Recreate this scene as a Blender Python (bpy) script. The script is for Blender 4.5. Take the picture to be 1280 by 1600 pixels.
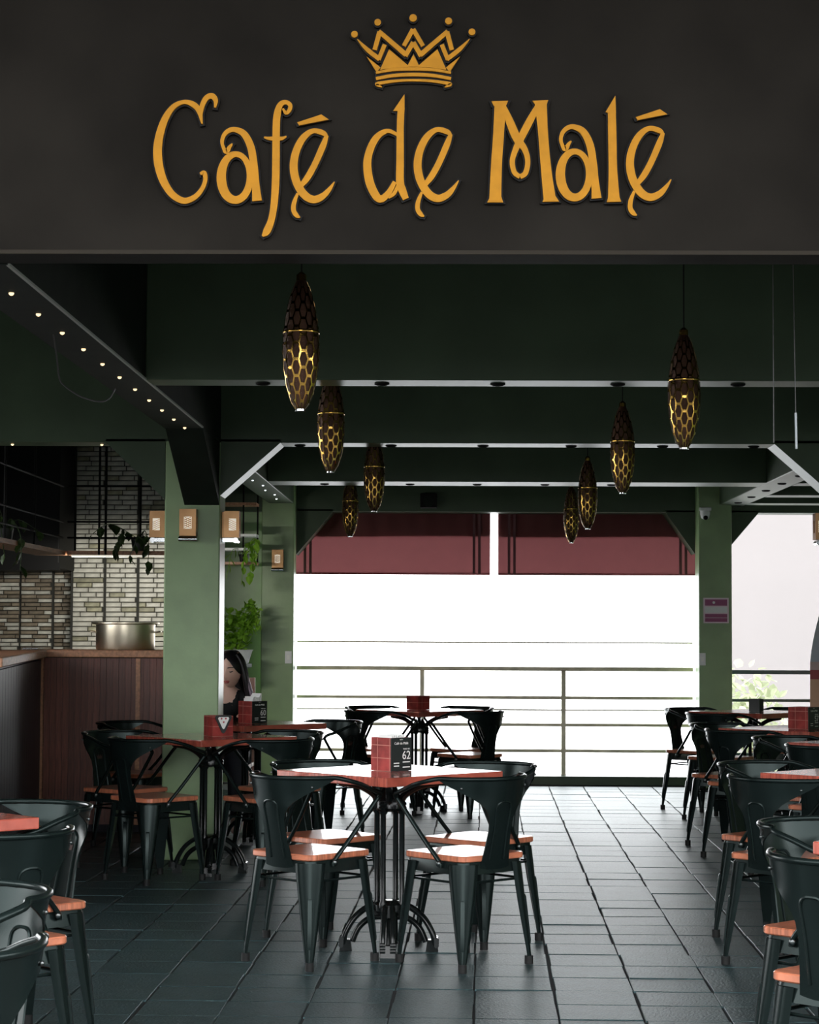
import bpy, bmesh, math, random
from mathutils import Vector, Matrix
random.seed(7)
for o in list(bpy.data.objects): bpy.data.objects.remove(o)
S = bpy.context.scene
COL = S.collection
# ------------------------------------------------------------------ camera
F = 3300.0                                   # focal length in pixels of the 1280 px wide frame
cam = bpy.data.cameras.new('camera'); camo = bpy.data.objects.new('camera', cam); COL.objects.link(camo)
cam.sensor_fit = 'HORIZONTAL'; cam.sensor_width = 36.0; cam.lens = 36.0 * F / 1280.0
cam.clip_start = 0.05; cam.clip_end = 600
_d = Vector((57.0, -185.0, -F)).normalized()                # world +Y seen by the camera
_r = math.radians(0.2)
_u = Vector((math.sin(_r), math.cos(_r), 0)); _u = (_u - _d * _u.dot(_d)).normalized()
_x = _d.cross(_u)
R = Matrix((_x, _d, _u))                                    # camera -> world
camo.matrix_world = Matrix.Translation((0, 0, 1.374)) @ R.to_4x4()
S.camera = camo
# ------------------------------------------------------------------ overcast sky, exposure
w = bpy.data.worlds.new('overcast_sky'); S.world = w; w.use_nodes = True
bg = w.node_tree.nodes['Background']
bg.inputs[0].default_value = (0.97, 0.985, 1.0, 1); bg.inputs[1].default_value = 7.0
S.view_settings.view_transform = 'Standard'; S.view_settings.look = 'None'
S.view_settings.gamma = 1; S.view_settings.use_curve_mapping = False
S.view_settings.exposure = 0.0

# ------------------------------------------------------------------ helpers
def cr(pts, n=6):
    """Catmull-Rom through points of any dimension."""
    P = [tuple(p) for p in pts]; out = []
    for i in range(len(P) - 1):
        p0 = P[i-1] if i else P[0]; p1 = P[i]; p2 = P[i+1]; p3 = P[i+2] if i + 2 < len(P) else P[-1]
        for k in range(n):
            t = k / n
            out.append(tuple(0.5 * (2*b + (c-a)*t + (2*a-5*b+4*c-d)*t*t + (-a+3*b-3*c+d)*t**3) for a, b, c, d in zip(p0, p1, p2, p3)))
    out.append(P[-1]); return out

class MB:
    def __init__(s): s.v = []; s.f = []; s.m = Matrix.Identity(4)
    def add(s, vs, fs):
        o = len(s.v); s.v += [tuple(s.m @ Vector(p)) for p in vs]; s.f += [tuple(i + o for i in f) for f in fs]; return s
    def box(s, c, d, rz=0, rx=0, ry=0):
        x, y, z = (k / 2 for k in d); M = Matrix.Translation(c) @ Matrix.Rotation(rz, 4, 'Z') @ Matrix.Rotation(ry, 4, 'Y') @ Matrix.Rotation(rx, 4, 'X')
        vs = [M @ Vector(p) for p in ((-x,-y,-z),(x,-y,-z),(x,y,-z),(-x,y,-z),(-x,-y,z),(x,-y,z),(x,y,z),(-x,y,z))]
        return s.add(vs, [(0,3,2,1),(4,5,6,7),(0,1,5,4),(1,2,6,5),(2,3,7,6),(3,0,4,7)])
    def box2(s, a, b):
        return s.box([(p+q)/2 for p, q in zip(a, b)], [abs(q-p) for p, q in zip(a, b)])
    def loft(s, rings, cap=True):
        n = len(rings[0]); vs = [p for r in rings for p in r]; fs = []
        for i in range(len(rings)-1):
            for j in range(n):
                k = (j+1) % n; fs.append((i*n+j, i*n+k, (i+1)*n+k, (i+1)*n+j))
        if cap: fs += [tuple(range(n-1, -1, -1)), tuple((len(rings)-1)*n + j for j in range(n))]
        return s.add(vs, fs)
    def tube(s, pts, r, n=8):
        P = [Vector(p) for p in pts]; rr = r if isinstance(r, (list, tuple)) else [r]*len(P)
        t = (P[1]-P[0]).normalized(); a = Vector((0,0,1)) if abs(t.z) < .9 else Vector((1,0,0))
        u = t.cross(a).normalized(); rings = []
        for i, p in enumerate(P):
            t2 = (P[min(i+1, len(P)-1)] - P[max(i-1, 0)]).normalized()
            u = (u - t2*u.dot(t2)).normalized(); v = t2.cross(u)
            rings.append([p + (u*math.cos(2*math.pi*j/n) + v*math.sin(2*math.pi*j/n))*rr[i] for j in range(n)])
        return s.loft(rings)
    def lathe(s, prof, c=(0,0,0), n=20):
        c = Vector(c)
        return s.loft([[c + Vector((max(r, 1e-4)*math.cos(2*math.pi*j/n), max(r, 1e-4)*math.sin(2*math.pi*j/n), z)) for j in range(n)] for r, z in prof])
    def prism(s, poly, y0, y1):
        """polygon in x,z pushed along y"""
        n = len(poly); vs = [(x, y0, z) for x, z in poly] + [(x, y1, z) for x, z in poly]
        return s.add(vs, [tuple(range(n)), tuple(range(2*n-1, n-1, -1))] + [(i, i+n, (i+1)%n+n, (i+1)%n) for i in range(n)])
    def ellipsoid(s, c, r, n=14, m=9):
        return s.loft([[Vector(c) + Vector((r[0]*max(math.sin(math.pi*i/m),.001)*math.cos(2*math.pi*j/n), r[1]*max(math.sin(math.pi*i/m),.001)*math.sin(2*math.pi*j/n), -r[2]*math.cos(math.pi*i/m))) for j in range(n)] for i in range(m+1)])
    def mesh(s, name, mat, smooth=None):
        me = bpy.data.meshes.new(name); me.from_pydata(s.v, [], s.f); me.materials.append(mat)
        bm = bmesh.new(); bm.from_mesh(me); bmesh.ops.recalc_face_normals(bm, faces=bm.faces); bm.to_mesh(me); bm.free()
        if smooth:
            me.polygons.foreach_set('use_smooth', [True]*len(me.polygons)); me.set_sharp_from_angle(angle=math.radians(smooth))
        me.update(); return me
    def build(s, name, mat, parent=None, smooth=None, bevel=0, loc=None, rot=None):
        return put(name, s.mesh(name, mat, smooth), parent, bevel, loc, rot)
def put(name, me, parent=None, bevel=0, loc=None, rot=None):
    o = bpy.data.objects.new(name, me); COL.objects.link(o); o.parent = parent
    if loc: o.location = loc
    if rot: o.rotation_euler = rot
    if bevel:
        b = o.modifiers.new('bevel', 'BEVEL'); b.width = bevel; b.segments = 2; b.limit_method = 'ANGLE'
    return o
def tag(o, label=None, cat=None, group=None, kind=None):
    for k, v in (('label', label), ('category', cat), ('group', group), ('kind', kind)):
        if v: o[k] = v
    return o
def thing(name, label, cat, loc=(0,0,0), rz=0, group=None):
    o = bpy.data.objects.new(name, None); COL.objects.link(o); o.location = loc; o.rotation_euler = (0,0,rz); o.empty_display_size = .1
    return tag(o, label, cat, group)
def kids(o): return [c for c in ALLKIDS.get(o.name, [])]
def dup(root, loc, rz, label):
    kid = {}
    for o in COL.objects: kid.setdefault(o.parent.name if o.parent else None, []).append(o)
    r = root.copy(); COL.objects.link(r); r.location = loc; r.rotation_euler = (0,0,rz); r['label'] = label
    for c in kid.get(root.name, []):
        d = c.copy(); COL.objects.link(d); d.parent = r
        for g in kid.get(c.name, []):
            e = g.copy(); COL.objects.link(e); e.parent = d
    return r
def struct(mb, name, mat, parent=None, **k):
    return tag(mb.build(name, mat, parent, **k), kind=None if parent else 'structure')

# ------------------------------------------------------------------ materials
def mat(name, col, rough=.5, metal=0, bump=0, bscale=40, var=0, vscale=6, spec=.5, emit=0, stretch=(1,1,1), rnd=0, col2=None, coat=0):
    m = bpy.data.materials.new(name); m.use_nodes = True; nt = m.node_tree; N = nt.nodes; L = nt.links
    b = N['Principled BSDF']; b.inputs['Roughness'].default_value = rough; b.inputs['Metallic'].default_value = metal
    b.inputs['Specular IOR Level'].default_value = spec; b.inputs['Coat Weight'].default_value = coat
    c4 = (*col, 1); b.inputs['Base Color'].default_value = c4
    tc = N.new('ShaderNodeTexCoord'); mp = N.new('ShaderNodeMapping'); mp.inputs['Scale'].default_value = stretch
    L.new(tc.outputs['Object'], mp.inputs['Vector'])
    out = None
    if var or col2:
        n = N.new('ShaderNodeTexNoise'); n.inputs['Scale'].default_value = vscale; n.inputs['Detail'].default_value = 5
        L.new(mp.outputs[0], n.inputs['Vector'])
        r = N.new('ShaderNodeValToRGB'); r.color_ramp.elements[0].position = .35; r.color_ramp.elements[1].position = .68
        a = col2 if col2 else tuple(k*(1-var) for k in col); e = col if col2 else tuple(min(1, k*(1+var)) for k in col)
        r.color_ramp.elements[0].color = (*a, 1); r.color_ramp.elements[1].color = (*e, 1)
        L.new(n.outputs[0], r.inputs[0]); out = r.outputs[0]
    if rnd:
        oi = N.new('ShaderNodeObjectInfo'); hs = N.new('ShaderNodeHueSaturation'); mr = N.new('ShaderNodeMapRange')
        mr.inputs[3].default_value = 1-rnd; mr.inputs[4].default_value = 1+rnd
        L.new(oi.outputs['Random'], mr.inputs[0]); L.new(mr.outputs[0], hs.inputs['Value'])
        if out: L.new(out, hs.inputs['Color'])
        else: hs.inputs['Color'].default_value = c4
        out = hs.outputs[0]
    if out: L.new(out, b.inputs['Base Color'])
    if bump:
        n2 = N.new('ShaderNodeTexNoise'); n2.inputs['Scale'].default_value = bscale; n2.inputs['Detail'].default_value = 4
        bp = N.new('ShaderNodeBump'); bp.inputs['Strength'].default_value = bump; bp.inputs['Distance'].default_value = .01
        L.new(mp.outputs[0], n2.inputs['Vector']); L.new(n2.outputs[0], bp.inputs['Height']); L.new(bp.outputs[0], b.inputs['Normal'])
    if emit:
        b.inputs['Emission Color'].default_value = c4; b.inputs['Emission Strength'].default_value = emit
    return m
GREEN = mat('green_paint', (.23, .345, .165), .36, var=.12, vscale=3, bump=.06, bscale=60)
OPP = mat('dark_light_block_wall', (.04, .042, .042), .8, var=.1)  # for the unseen walls added to block front light
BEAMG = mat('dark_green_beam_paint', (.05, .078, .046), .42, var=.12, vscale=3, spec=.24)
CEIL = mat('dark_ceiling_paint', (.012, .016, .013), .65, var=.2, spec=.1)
SIGNB = mat('charcoal_board', (.0135, .0118, .0098), .75, spec=.06, var=.25, vscale=2.5, bump=.05, bscale=25)
GOLD = mat('gold_letter_face', (.43, .19, .010), .5, spec=.12, var=.07, vscale=30, bump=.05, bscale=400)
BLACK = mat('black_backing', (.006, .006, .006), .6, spec=.15)
METAL = mat('black_green_metal', (.0052, .0085, .0082), .25, var=.15, spec=.2)
IRON = mat('black_cast_iron', (.006, .008, .008), .2, spec=.35, bump=.03, bscale=90)
SEATW = mat('red_brown_seat_wood', (.42, .14, .075), .3, var=.35, vscale=9, stretch=(1,12,1), coat=.3)
TOPW = mat('red_brown_table_wood', (.33, .072, .048), .22, var=.35, vscale=7, stretch=(1,14,1), coat=.4)
RUBBER = mat('black_rubber', (.012, .012, .012), .6, spec=.2)
TILE = mat('slate_grey_paver', (.018, .032, .035), .40, var=.3, vscale=14, bump=.6, bscale=90, rnd=.18, spec=.8)
GROUT = mat('dark_joint', (.012, .013, .014), .9)
PAVE = mat('dark_pavement', (.035, .033, .03), .8, var=.12, vscale=2)
SEA = mat('pale_sand_and_water', (.72, .74, .74), .6, var=.08, vscale=.05)
BRICK = mat('pale_glazed_brick', (.50, .49, .43), .45, var=.3, vscale=9, rnd=.12, bump=.2)
BRICKO = mat('olive_stained_brick', (.29, .28, .19), .5, var=.4, vscale=12, rnd=.2, bump=.2)
BRICKB = mat('brown_brick', (.19, .155, .11), .6, var=.35, vscale=10, rnd=.3, bump=.3)
MORTAR = mat('dark_mortar', (.03, .03, .026), .9)
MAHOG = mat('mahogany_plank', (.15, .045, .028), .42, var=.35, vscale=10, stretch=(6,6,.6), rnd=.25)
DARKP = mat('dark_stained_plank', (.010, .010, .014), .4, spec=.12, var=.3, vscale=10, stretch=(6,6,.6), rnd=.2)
OAK = mat('light_brown_edge_wood', (.40, .19, .10), .45, var=.25, vscale=9, stretch=(6,1,6))
STEEL = mat('brushed_steel', (.86, .77, .60), .34, metal=1, bump=.05, bscale=60, stretch=(1,1,12))
COPPER = mat('bronze_lamp_metal', (.27, .155, .075), .3, metal=1, var=.2)
CHROME = mat('polished_chrome', (.7, .72, .74), .15, metal=1)
LAMPG = mat('lit_lamp_panel', (1, .93, .78), .5, emit=.55)
SPOTG = mat('lit_spot_lamp', (1, .75, .42), .5, emit=1.6)
WHITEG = mat('lit_white_led', (.9, .97, 1), .5, emit=2.0)
BRASS = mat('antique_brass', (.58, .35, .08), .17, metal=1, bump=.04, bscale=60)
PERF = mat('perforated_bronze', (.085, .042, .026), .34, metal=.75, bump=.5, bscale=260)
MAROON = mat('maroon_awning_cloth', (.20, .06, .065), .8, var=.12, vscale=7, bump=.25, bscale=220)
RAILW = mat('glare_pale_beige_rail', (.74, .66, .50), .5, var=.2)  # beige rails; the paleness of backlight glare is put into the colour
RAILG = mat('dark_green_rail', (.03, .07, .065), .4)
PINK = mat('pale_pink_render', (.20, .184, .182), .8, var=.03, vscale=.6)
WHITE = mat('white_plastic', (.75, .77, .78), .4)
PAPER = mat('white_tissue', (.85, .85, .83), .8)
PURPLE = mat('purple_print', (.33, .09, .20), .6)
PINKP = mat('pale_print', (.78, .66, .72), .6)
CARD = mat('black_card', (.01, .013, .014), .4)
INK = mat('pale_ink', (.72, .70, .68), .6)
LEAF = mat('bright_leaf', (.16, .34, .03), .4, var=.35, vscale=30)
LEAFD = mat('dark_leaf', (.035, .07, .015), .45, var=.3, vscale=30)
LEAFP = mat('pale_sunlit_leaf', (.34, .37, .24), .6, var=.3, vscale=3)
BARK = mat('brown_bark', (.12, .08, .05), .9, bump=.4)
SKIN = mat('skin', (.86, .55, .43), .5)
LIPS = mat('lips', (.48, .10, .09), .4)
HAIR = mat('dark_hair', (.012, .010, .012), .35, var=.3, vscale=40, stretch=(6,6,1))
HAIRG = mat('greyish_dyed_hair', (.26, .19, .24), .4, var=.3, vscale=40, stretch=(6,6,1))
CLOTH = mat('black_cloth', (.01, .011, .012), .8, bump=.2)
DENIM = mat('dark_cloth', (.02, .022, .03), .8)
PINEW = mat('pinkish_chair_wood', (.48, .26, .20), .5, var=.15, vscale=8, stretch=(6,6,1))
POTD = mat('dark_pot', (.02, .02, .02), .5)
BANR = mat('red_print', (.45, .08, .10), .6); BANO = mat('peach_print', (.75, .45, .30), .6); BANB = mat('pale_blue_print', (.62, .66, .75), .6)
TILE.node_tree.nodes['Principled BSDF'].inputs['Specular Tint'].default_value = (.58, .93, .97, 1); METAL.node_tree.nodes['Principled BSDF'].inputs['Specular Tint'].default_value = (.78, .98, .95, 1)
def holder_mat():
    m = mat('red_gridded_wood', (.26, .035, .03), .35, var=.4, vscale=12); nt = m.node_tree; N = nt.nodes; L = nt.links; b = N['Principled BSDF']
    src = b.inputs['Base Color'].links[0].from_socket; tc = N.new('ShaderNodeTexCoord'); bt = N.new('ShaderNodeTexBrick'); mp = N.new('ShaderNodeMapping')
    mp.inputs['Rotation'].default_value = (math.pi/2, 0, 0); mp.inputs['Location'].default_value = (.02, 0, .01)
    L.new(tc.outputs['Object'], mp.inputs[0]); L.new(mp.outputs[0], bt.inputs['Vector'])
    bt.offset = 0; bt.inputs['Scale'].default_value = 1; bt.inputs['Brick Width'].default_value = .075; bt.inputs['Row Height'].default_value = .055; bt.inputs['Mortar Size'].default_value = .0018
    bt.inputs['Mortar'].default_value = (.55, .25, .2, 1); bt.inputs['Color1'].default_value = (0,0,0,1)
    mx = N.new('ShaderNodeMixRGB'); L.new(bt.outputs['Fac'], mx.inputs[0]); L.new(src, mx.inputs[1]); mx.inputs[2].default_value = (.42, .15, .12, 1)
    L.new(mx.outputs[0], b.inputs['Base Color']); return m
HOLD = holder_mat(); HOLD.node_tree.nodes['Principled BSDF'].inputs['Specular IOR Level'].default_value = .15; HOLD.node_tree.nodes['Principled BSDF'].inputs['Roughness'].default_value = .5
def translucent(m, amt, col):
    nt = m.node_tree; N = nt.nodes; L = nt.links; out = N['Material Output']; b = N['Principled BSDF']
    t = N.new('ShaderNodeBsdfTranslucent'); t.inputs[0].default_value = (*col, 1); mx = N.new('ShaderNodeMixShader'); mx.inputs[0].default_value = amt
    L.new(b.outputs[0], mx.inputs[1]); L.new(t.outputs[0], mx.inputs[2]); L.new(mx.outputs[0], out.inputs[0])
translucent(MAROON, .5, (.47, .27, .275))
translucent(LEAF, .4, (.35, .55, .06)); translucent(LEAFP, .3, (.4, .45, .28))

# ------------------------------------------------------------------ structure: ground, floor, ceiling, walls
CZ, BZ = 3.35, 2.497                         # ceiling and underside-of-beam heights
struct(MB().box2((-40, -60, -.3), (40, 5.4, -.004)), 'pavement', PAVE)
struct(MB().box2((-300, 20.6, -3.3), (300, 600, -3)), 'ground', SEA)
struct(MB().box2((-40, 5.4, -3.3), (40, 20.6, -.3)), 'terrace_ground', PAVE)
floor = struct(MB().box2((-6.2, 5.4, -.3), (6.2, 19.3, -.008)), 'floor', GROUT)
TS = .304; tk = .0182
def tile_mb(mb, cx, cy, rz=0, h=0):
    a = TS/2 - .0045; e = .002
    def ring(q, z):
        return [Vector((cx, cy, 0)) + Matrix.Rotation(rz, 3, 'Z') @ Vector((sx*q, sy*q, z)) for sx, sy in ((-1,-1),(1,-1),(1,1),(-1,1))]
    mb.loft([ring(a, -.012), ring(a, -.002+h), ring(a-e, h)])
tmesh = MB(); tile_mb(tmesh, 0, 0); tmesh = tmesh.mesh('tile', TILE)
inv = R.transposed()
def proj(x, y, z):
    c = inv @ Vector((x, y, z - 1.374)); return 640 + F*c.x/-c.z, 800 - F*c.y/-c.z
cells = []
for j in range(-9, 36):
    for i in range(-20, 20):
        u = (i + .5)*TS; v = (j + .5)*TS
        x = .125 + u + tk*(v + 8.187 - 8.8); y = 8.187 + v - tk*u
        if abs(x) > 6 or y < 5.55 or y > 18.75: continue
        px, py = proj(x, y, 0); vis = -40 < px < 1320 and py < 1630
        cells.append((0 if vis else 1, y, x, y))
cells.sort(); rest = MB()
for k, (hid, _, x, y) in enumerate(cells):
    x += random.uniform(-.004, .004); rz = -tk + random.uniform(-.008, .008); h = random.uniform(-.002, .001)
    if k < 300 and not hid: put('tile', tmesh, floor, loc=(x, y, h), rot=(random.uniform(-.004,.004), random.uniform(-.004,.004), rz))
    else: tile_mb(rest, x, y, rz, h)
tag(rest.build('tile_field', TILE, floor), kind='stuff')
struct(MB().box2((-6.2, 6.45, CZ), (6.2, 20.6, CZ+.2)), 'ceiling', CEIL)
struct(MB().box2((-4.75, 13.4, 0), (-4.6, 19.4, CZ)), 'wall_left', CEIL)
struct(MB().box2((-4.8, 6.45, 2.45), (-4.6, 13.4, CZ)), 'unseen_side_header', BEAMG)  # unseen header, added to keep side light off the beam faces
struct(MB().box2((-4.8, 6.45, 0), (-4.6, 9.0, 2.45)), 'unseen_wall_left_front', CEIL)  # unseen wall piece, added to narrow the opening for side light
struct(MB().box2((-40, 5.4, -.3), (-6.2, 20.6, -.02)), 'unseen_bounce_ground', mat('pale_bounce_ground', (.36, .35, .33), .8, var=.1))  # unseen pale ground, added to bounce light in from the left
for xa, xb in ((-70, -5.5), (4.5, 70)): struct(MB().box2((xa, -24, 0), (xb, -21, 5.6)), 'unseen_light_block_wall', OPP)  # unseen, added to block low front sky; the gap streaks the pendants
struct(MB().box2((6.0, 6.45, 0), (6.15, 19.3, CZ)), 'unseen_wall_right', GREEN)  # unseen wall, added to darken the right-hand side
struct(MB().box2((-2.25, 19.15, 0), (-1.6, 19.3, CZ)), 'wall_back', GREEN)
struct(MB().box2((3.75, 19.0, 0), (6.0, 19.3, CZ)), 'unseen_wall_back_right', GREEN)  # unseen wall piece, added to cut light from behind at right
struct(MB().box2((-2.27, 17.62, 0), (-2.15, 19.3, CZ)), 'wall_return', GREEN)
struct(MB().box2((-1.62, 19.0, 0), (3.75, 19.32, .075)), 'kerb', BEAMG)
# fascia that carries the sign
struct(MB().box2((-7, 6.25, 2.5), (7, 6.45, 4.1)), 'front_beam', SIGNB)
struct(MB().box2((-9, 3.4, 4.1), (9, 6.5, 4.3)), 'unseen_shade_canopy', CEIL)  # unseen canopy, added to shade the sign, most at its top
struct(MB().box2((-7, 6.235, 2.492), (7, 6.255, 2.504)), 'trim_1', mat('fascia_edge', (.03, .026, .021), .8, spec=.05))
# beams with recessed spotlights
spot_me = MB().lathe([(.034, 0), (.034, -.006), (.026, -.010), (.024, -.004), (.004, -.003)], n=14).mesh('spotlight', BLACK, 40)
lit_me = MB().lathe([(.009, 0), (.009, -.004), (.006, -.008), (.001, -.010)], n=10).mesh('spotlight', SPOTG, 40)
led_me = MB().lathe([(.008, 0), (.008, -.006), (.001, -.008)], n=10).mesh('spotlight', WHITEG, 40)
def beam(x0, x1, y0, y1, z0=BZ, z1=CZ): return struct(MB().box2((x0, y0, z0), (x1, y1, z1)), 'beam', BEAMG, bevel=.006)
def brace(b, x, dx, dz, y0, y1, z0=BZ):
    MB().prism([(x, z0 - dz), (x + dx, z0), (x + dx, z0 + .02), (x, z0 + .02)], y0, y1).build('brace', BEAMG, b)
b1 = beam(-1.36, 2.42, 9.45, 9.69)
for px in (408, 595, 777, 965, 1153): put('spotlight', spot_me, b1, loc=((px-697)*9.57/F, 9.57, BZ))
b2 = beam(-4.6, 6.0, 12.65, 12.93)
for px in (325, 467, 610, 754, 892, 1035, 1177): put('spotlight', spot_me, b2, loc=((px-697)*12.8/F, 12.8, BZ))
for px in (14, 155): put('spotlight', lit_me, b2, loc=((px-697)*12.8/F, 12.8, BZ))
brace(b2, -1.694, -.36, .345, 12.65, 12.93); brace(b2, -1.36, .36, .32, 12.65, 12.93); brace(b2, 2.33, -.364, .32, 12.65, 12.93)
b3 = beam(-1.36, 2.42, 15.95, 16.4)
for px in (506, 640, 745, 851, 955): put('spotlight', spot_me, b3, loc=((px-697)*16.2/F, 16.2, BZ))
b4 = beam(-2.2, 3.75, 19.0, 19.3, 2.44)
brace(b4, -1.352, .33, .39, 19.0, 19.3, 2.44); brace(b4, 2.234, -.26, .37, 19.0, 19.3, 2.44); brace(b4, 2.526, .28, .33, 19.0, 19.3, 2.44)
bl = beam(-1.58, -1.36, 12.65, 19.0)
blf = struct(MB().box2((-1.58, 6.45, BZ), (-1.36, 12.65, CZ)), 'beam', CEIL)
MB().box2((-1.364, 6.46, BZ-.003), (-1.354, 11.7, BZ+.006)).build('edge_strip', mat('pale_edge_strip', (.4, .42, .40), .5), blf)
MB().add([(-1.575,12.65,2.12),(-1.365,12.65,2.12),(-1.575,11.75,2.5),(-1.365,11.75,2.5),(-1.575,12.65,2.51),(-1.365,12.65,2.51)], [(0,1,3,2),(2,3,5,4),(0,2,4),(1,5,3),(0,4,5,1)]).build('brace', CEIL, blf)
for k in range(11): put('spotlight', lit_me, blf, loc=(-1.46, 7.0 + .47*k, BZ))
for k in range(9): put('spotlight', led_me, bl, loc=(-1.46 + .03*(k % 2), 13.6 + .56*k, BZ))
br = beam(2.42, 2.66, 6.45, 19.0)
for k in range(7): put('spotlight', spot_me, br, loc=(2.54, 13.6 + .8*k, BZ))
bo = beam(3.37, 3.6, 6.45, 19.0)
# right-hand bay: joists, soffit panels with round lamps
for y0 in (16.0, 17.4, 18.5):
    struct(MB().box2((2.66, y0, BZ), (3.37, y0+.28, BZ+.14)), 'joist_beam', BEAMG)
sf = struct(MB().box2((2.66, 13.2, 2.66), (3.37, 19.0, 2.72)), 'soffit_ceiling', mat('pale_soffit', (.42, .43, .41), .6))
disc = MB().lathe([(.07, 0), (.07, -.015), (.05, -.02), (.001, -.018)], n=16).mesh('round_lamp', WHITE, 40)
for y in (15.2, 16.9, 18.15):
    for x in (2.86, 3.17): put('round_lamp', disc, sf, loc=(x, y, 2.66))
# pillars
def pillar(x0, x1, y0, y1):
    return struct(MB().box2((x0, y0, 0), (x1, y1, CZ)), 'pillar', GREEN, bevel=.008)
pL = pillar(-1.694, -1.36, 12.65, 12.95); pR = pillar(2.33, 2.65, 12.65, 12.95)
pbL = pillar(-1.64, -1.352, 18.72, 19.0); pbR = pillar(2.234, 2.526, 18.72, 19.0)
struct(MB().box2((-2.2, 19.3, 2.6), (6.2, 20.7, 2.72)), 'eave_roof', CEIL)

# kitchen brick walls: every brick laid as a part
def bricks(wall, x0, panels, z0, z1, course, yf, sel):
    me = {}
    z = z0
    row = 0
    while z + course*.9 < z1:
        for pa, pb in panels:
            wdt = pb - pa; off = random.choice((.12, .25, .38, .5, .62))*wdt if row % 2 else random.choice((.5, .55, .45, .98))*wdt
            cuts = sorted({0, round(off, 3), round(min(off + .5*wdt, wdt), 3), wdt})
            cuts = [c for i, c in enumerate(cuts) if i == 0 or c - cuts[i-1] > .03 or c == wdt]
            for a, b in zip(cuts, cuts[1:]):
                if b - a < .02: continue
                m, proud = sel()
                L = round((b-a)*40)/40 or .025
                key = (m.name, L)
                if key not in me:
                    q = MB(); h = course - .006; e = .004
                    def rg(d, y): return [(-L/2+d, y, -h/2+d), (L/2-d, y, -h/2+d), (L/2-d, y, h/2-d), (-L/2+d, y, h/2-d)]
                    q.loft([rg(0, .02), rg(0, -.006), rg(e, -.011)]); me[key] = q.mesh('brick', m)
                o = put('brick', me[key], wall, loc=(pa + (a+b)/2, yf - proud, z + course/2), rot=(0, random.uniform(-.006,.006), 0))
                o.scale = ((b - a - .006)/L, 1, 1)
        z += course; row += 1
wb = struct(MB().box2((-3.12, 17.51, 0), (-2.1, 17.62, CZ)), 'wall_kitchen', MORTAR)
s17 = 17.5/F
bricks(wb, 0, [((112-697)*s17, (161-697)*s17), ((164-697)*s17, (213-697)*s17), ((216-697)*s17, (262-697)*s17)], 1.19, 2.9, .0405, 17.505,
       lambda: (BRICKO if random.random() < .16 else BRICK, random.uniform(0, .002)))
wo = struct(MB().box2((-4.6, 17.71, 0), (-3.1, 17.8, CZ)), 'wall_kitchen_old', MORTAR)
s18 = 17.7/F
bricks(wo, 0, [((-22-697)*s18, (29-697)*s18), ((31-697)*s18, (80-697)*s18), ((83-697)*s18, (113-697)*s18)], 1.19, 1.86, .0335, 17.705,
       lambda: (BRICK, random.uniform(.008, .016)) if random.random() < .36 else (BRICKB, random.uniform(0, .006)))

# ------------------------------------------------------------------ outdoors
fac = struct(MB().box2((3.92, 30, -3), (30, 31, 14)), 'wall_neighbour', PINK)
def leaves(mb, c, r, n, size, flat=.5):
    for _ in range(n):
        while True:
            d = Vector((random.uniform(-1,1), random.uniform(-1,1), random.uniform(-1,1)))
            if d.length < 1: break
        p = Vector(c) + Vector((d.x*r[0], d.y*r[1], d.z*r[2])); leaf(mb, p, size*random.uniform(.7, 1.2))
def leaf(mb, p, s, rot=None):
    M = Matrix.Translation(p) @ (rot or Matrix.Rotation(random.uniform(0, 6.28), 4, 'Z') @ Matrix.Rotation(random.uniform(-1.2, 1.2), 4, 'X') @ Matrix.Rotation(random.uniform(-.6, .6), 4, 'Y'))
    vs = [(0,0,0), (.32*s,.3*s,.05*s), (.28*s,.65*s,.04*s), (0,s,-.08*s), (-.28*s,.65*s,.04*s), (-.32*s,.3*s,.05*s), (0,.5*s,-.03*s)]
    mb.add([M @ Vector(v) for v in vs], [(0,1,6),(1,2,6),(2,3,6),(3,4,6),(4,5,6),(5,0,6)])
t = thing('tree', 'pale sunlit leafy tree beyond the railing beside the pink neighbouring wall', 'tree', (3.72, 26, -3))
MB().tube([(0,0,0),(.05,0,1.2),(0,.05,2.6),(.05,0,3.4)], [.09,.07,.05,.02]).build('trunk', BARK, t, 40)
q = MB(); leaves(q, (0,0,3.1), (.42,.5,.95), 420, .16); tag(q.build('foliage', LEAFP, t), kind='stuff')

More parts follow.
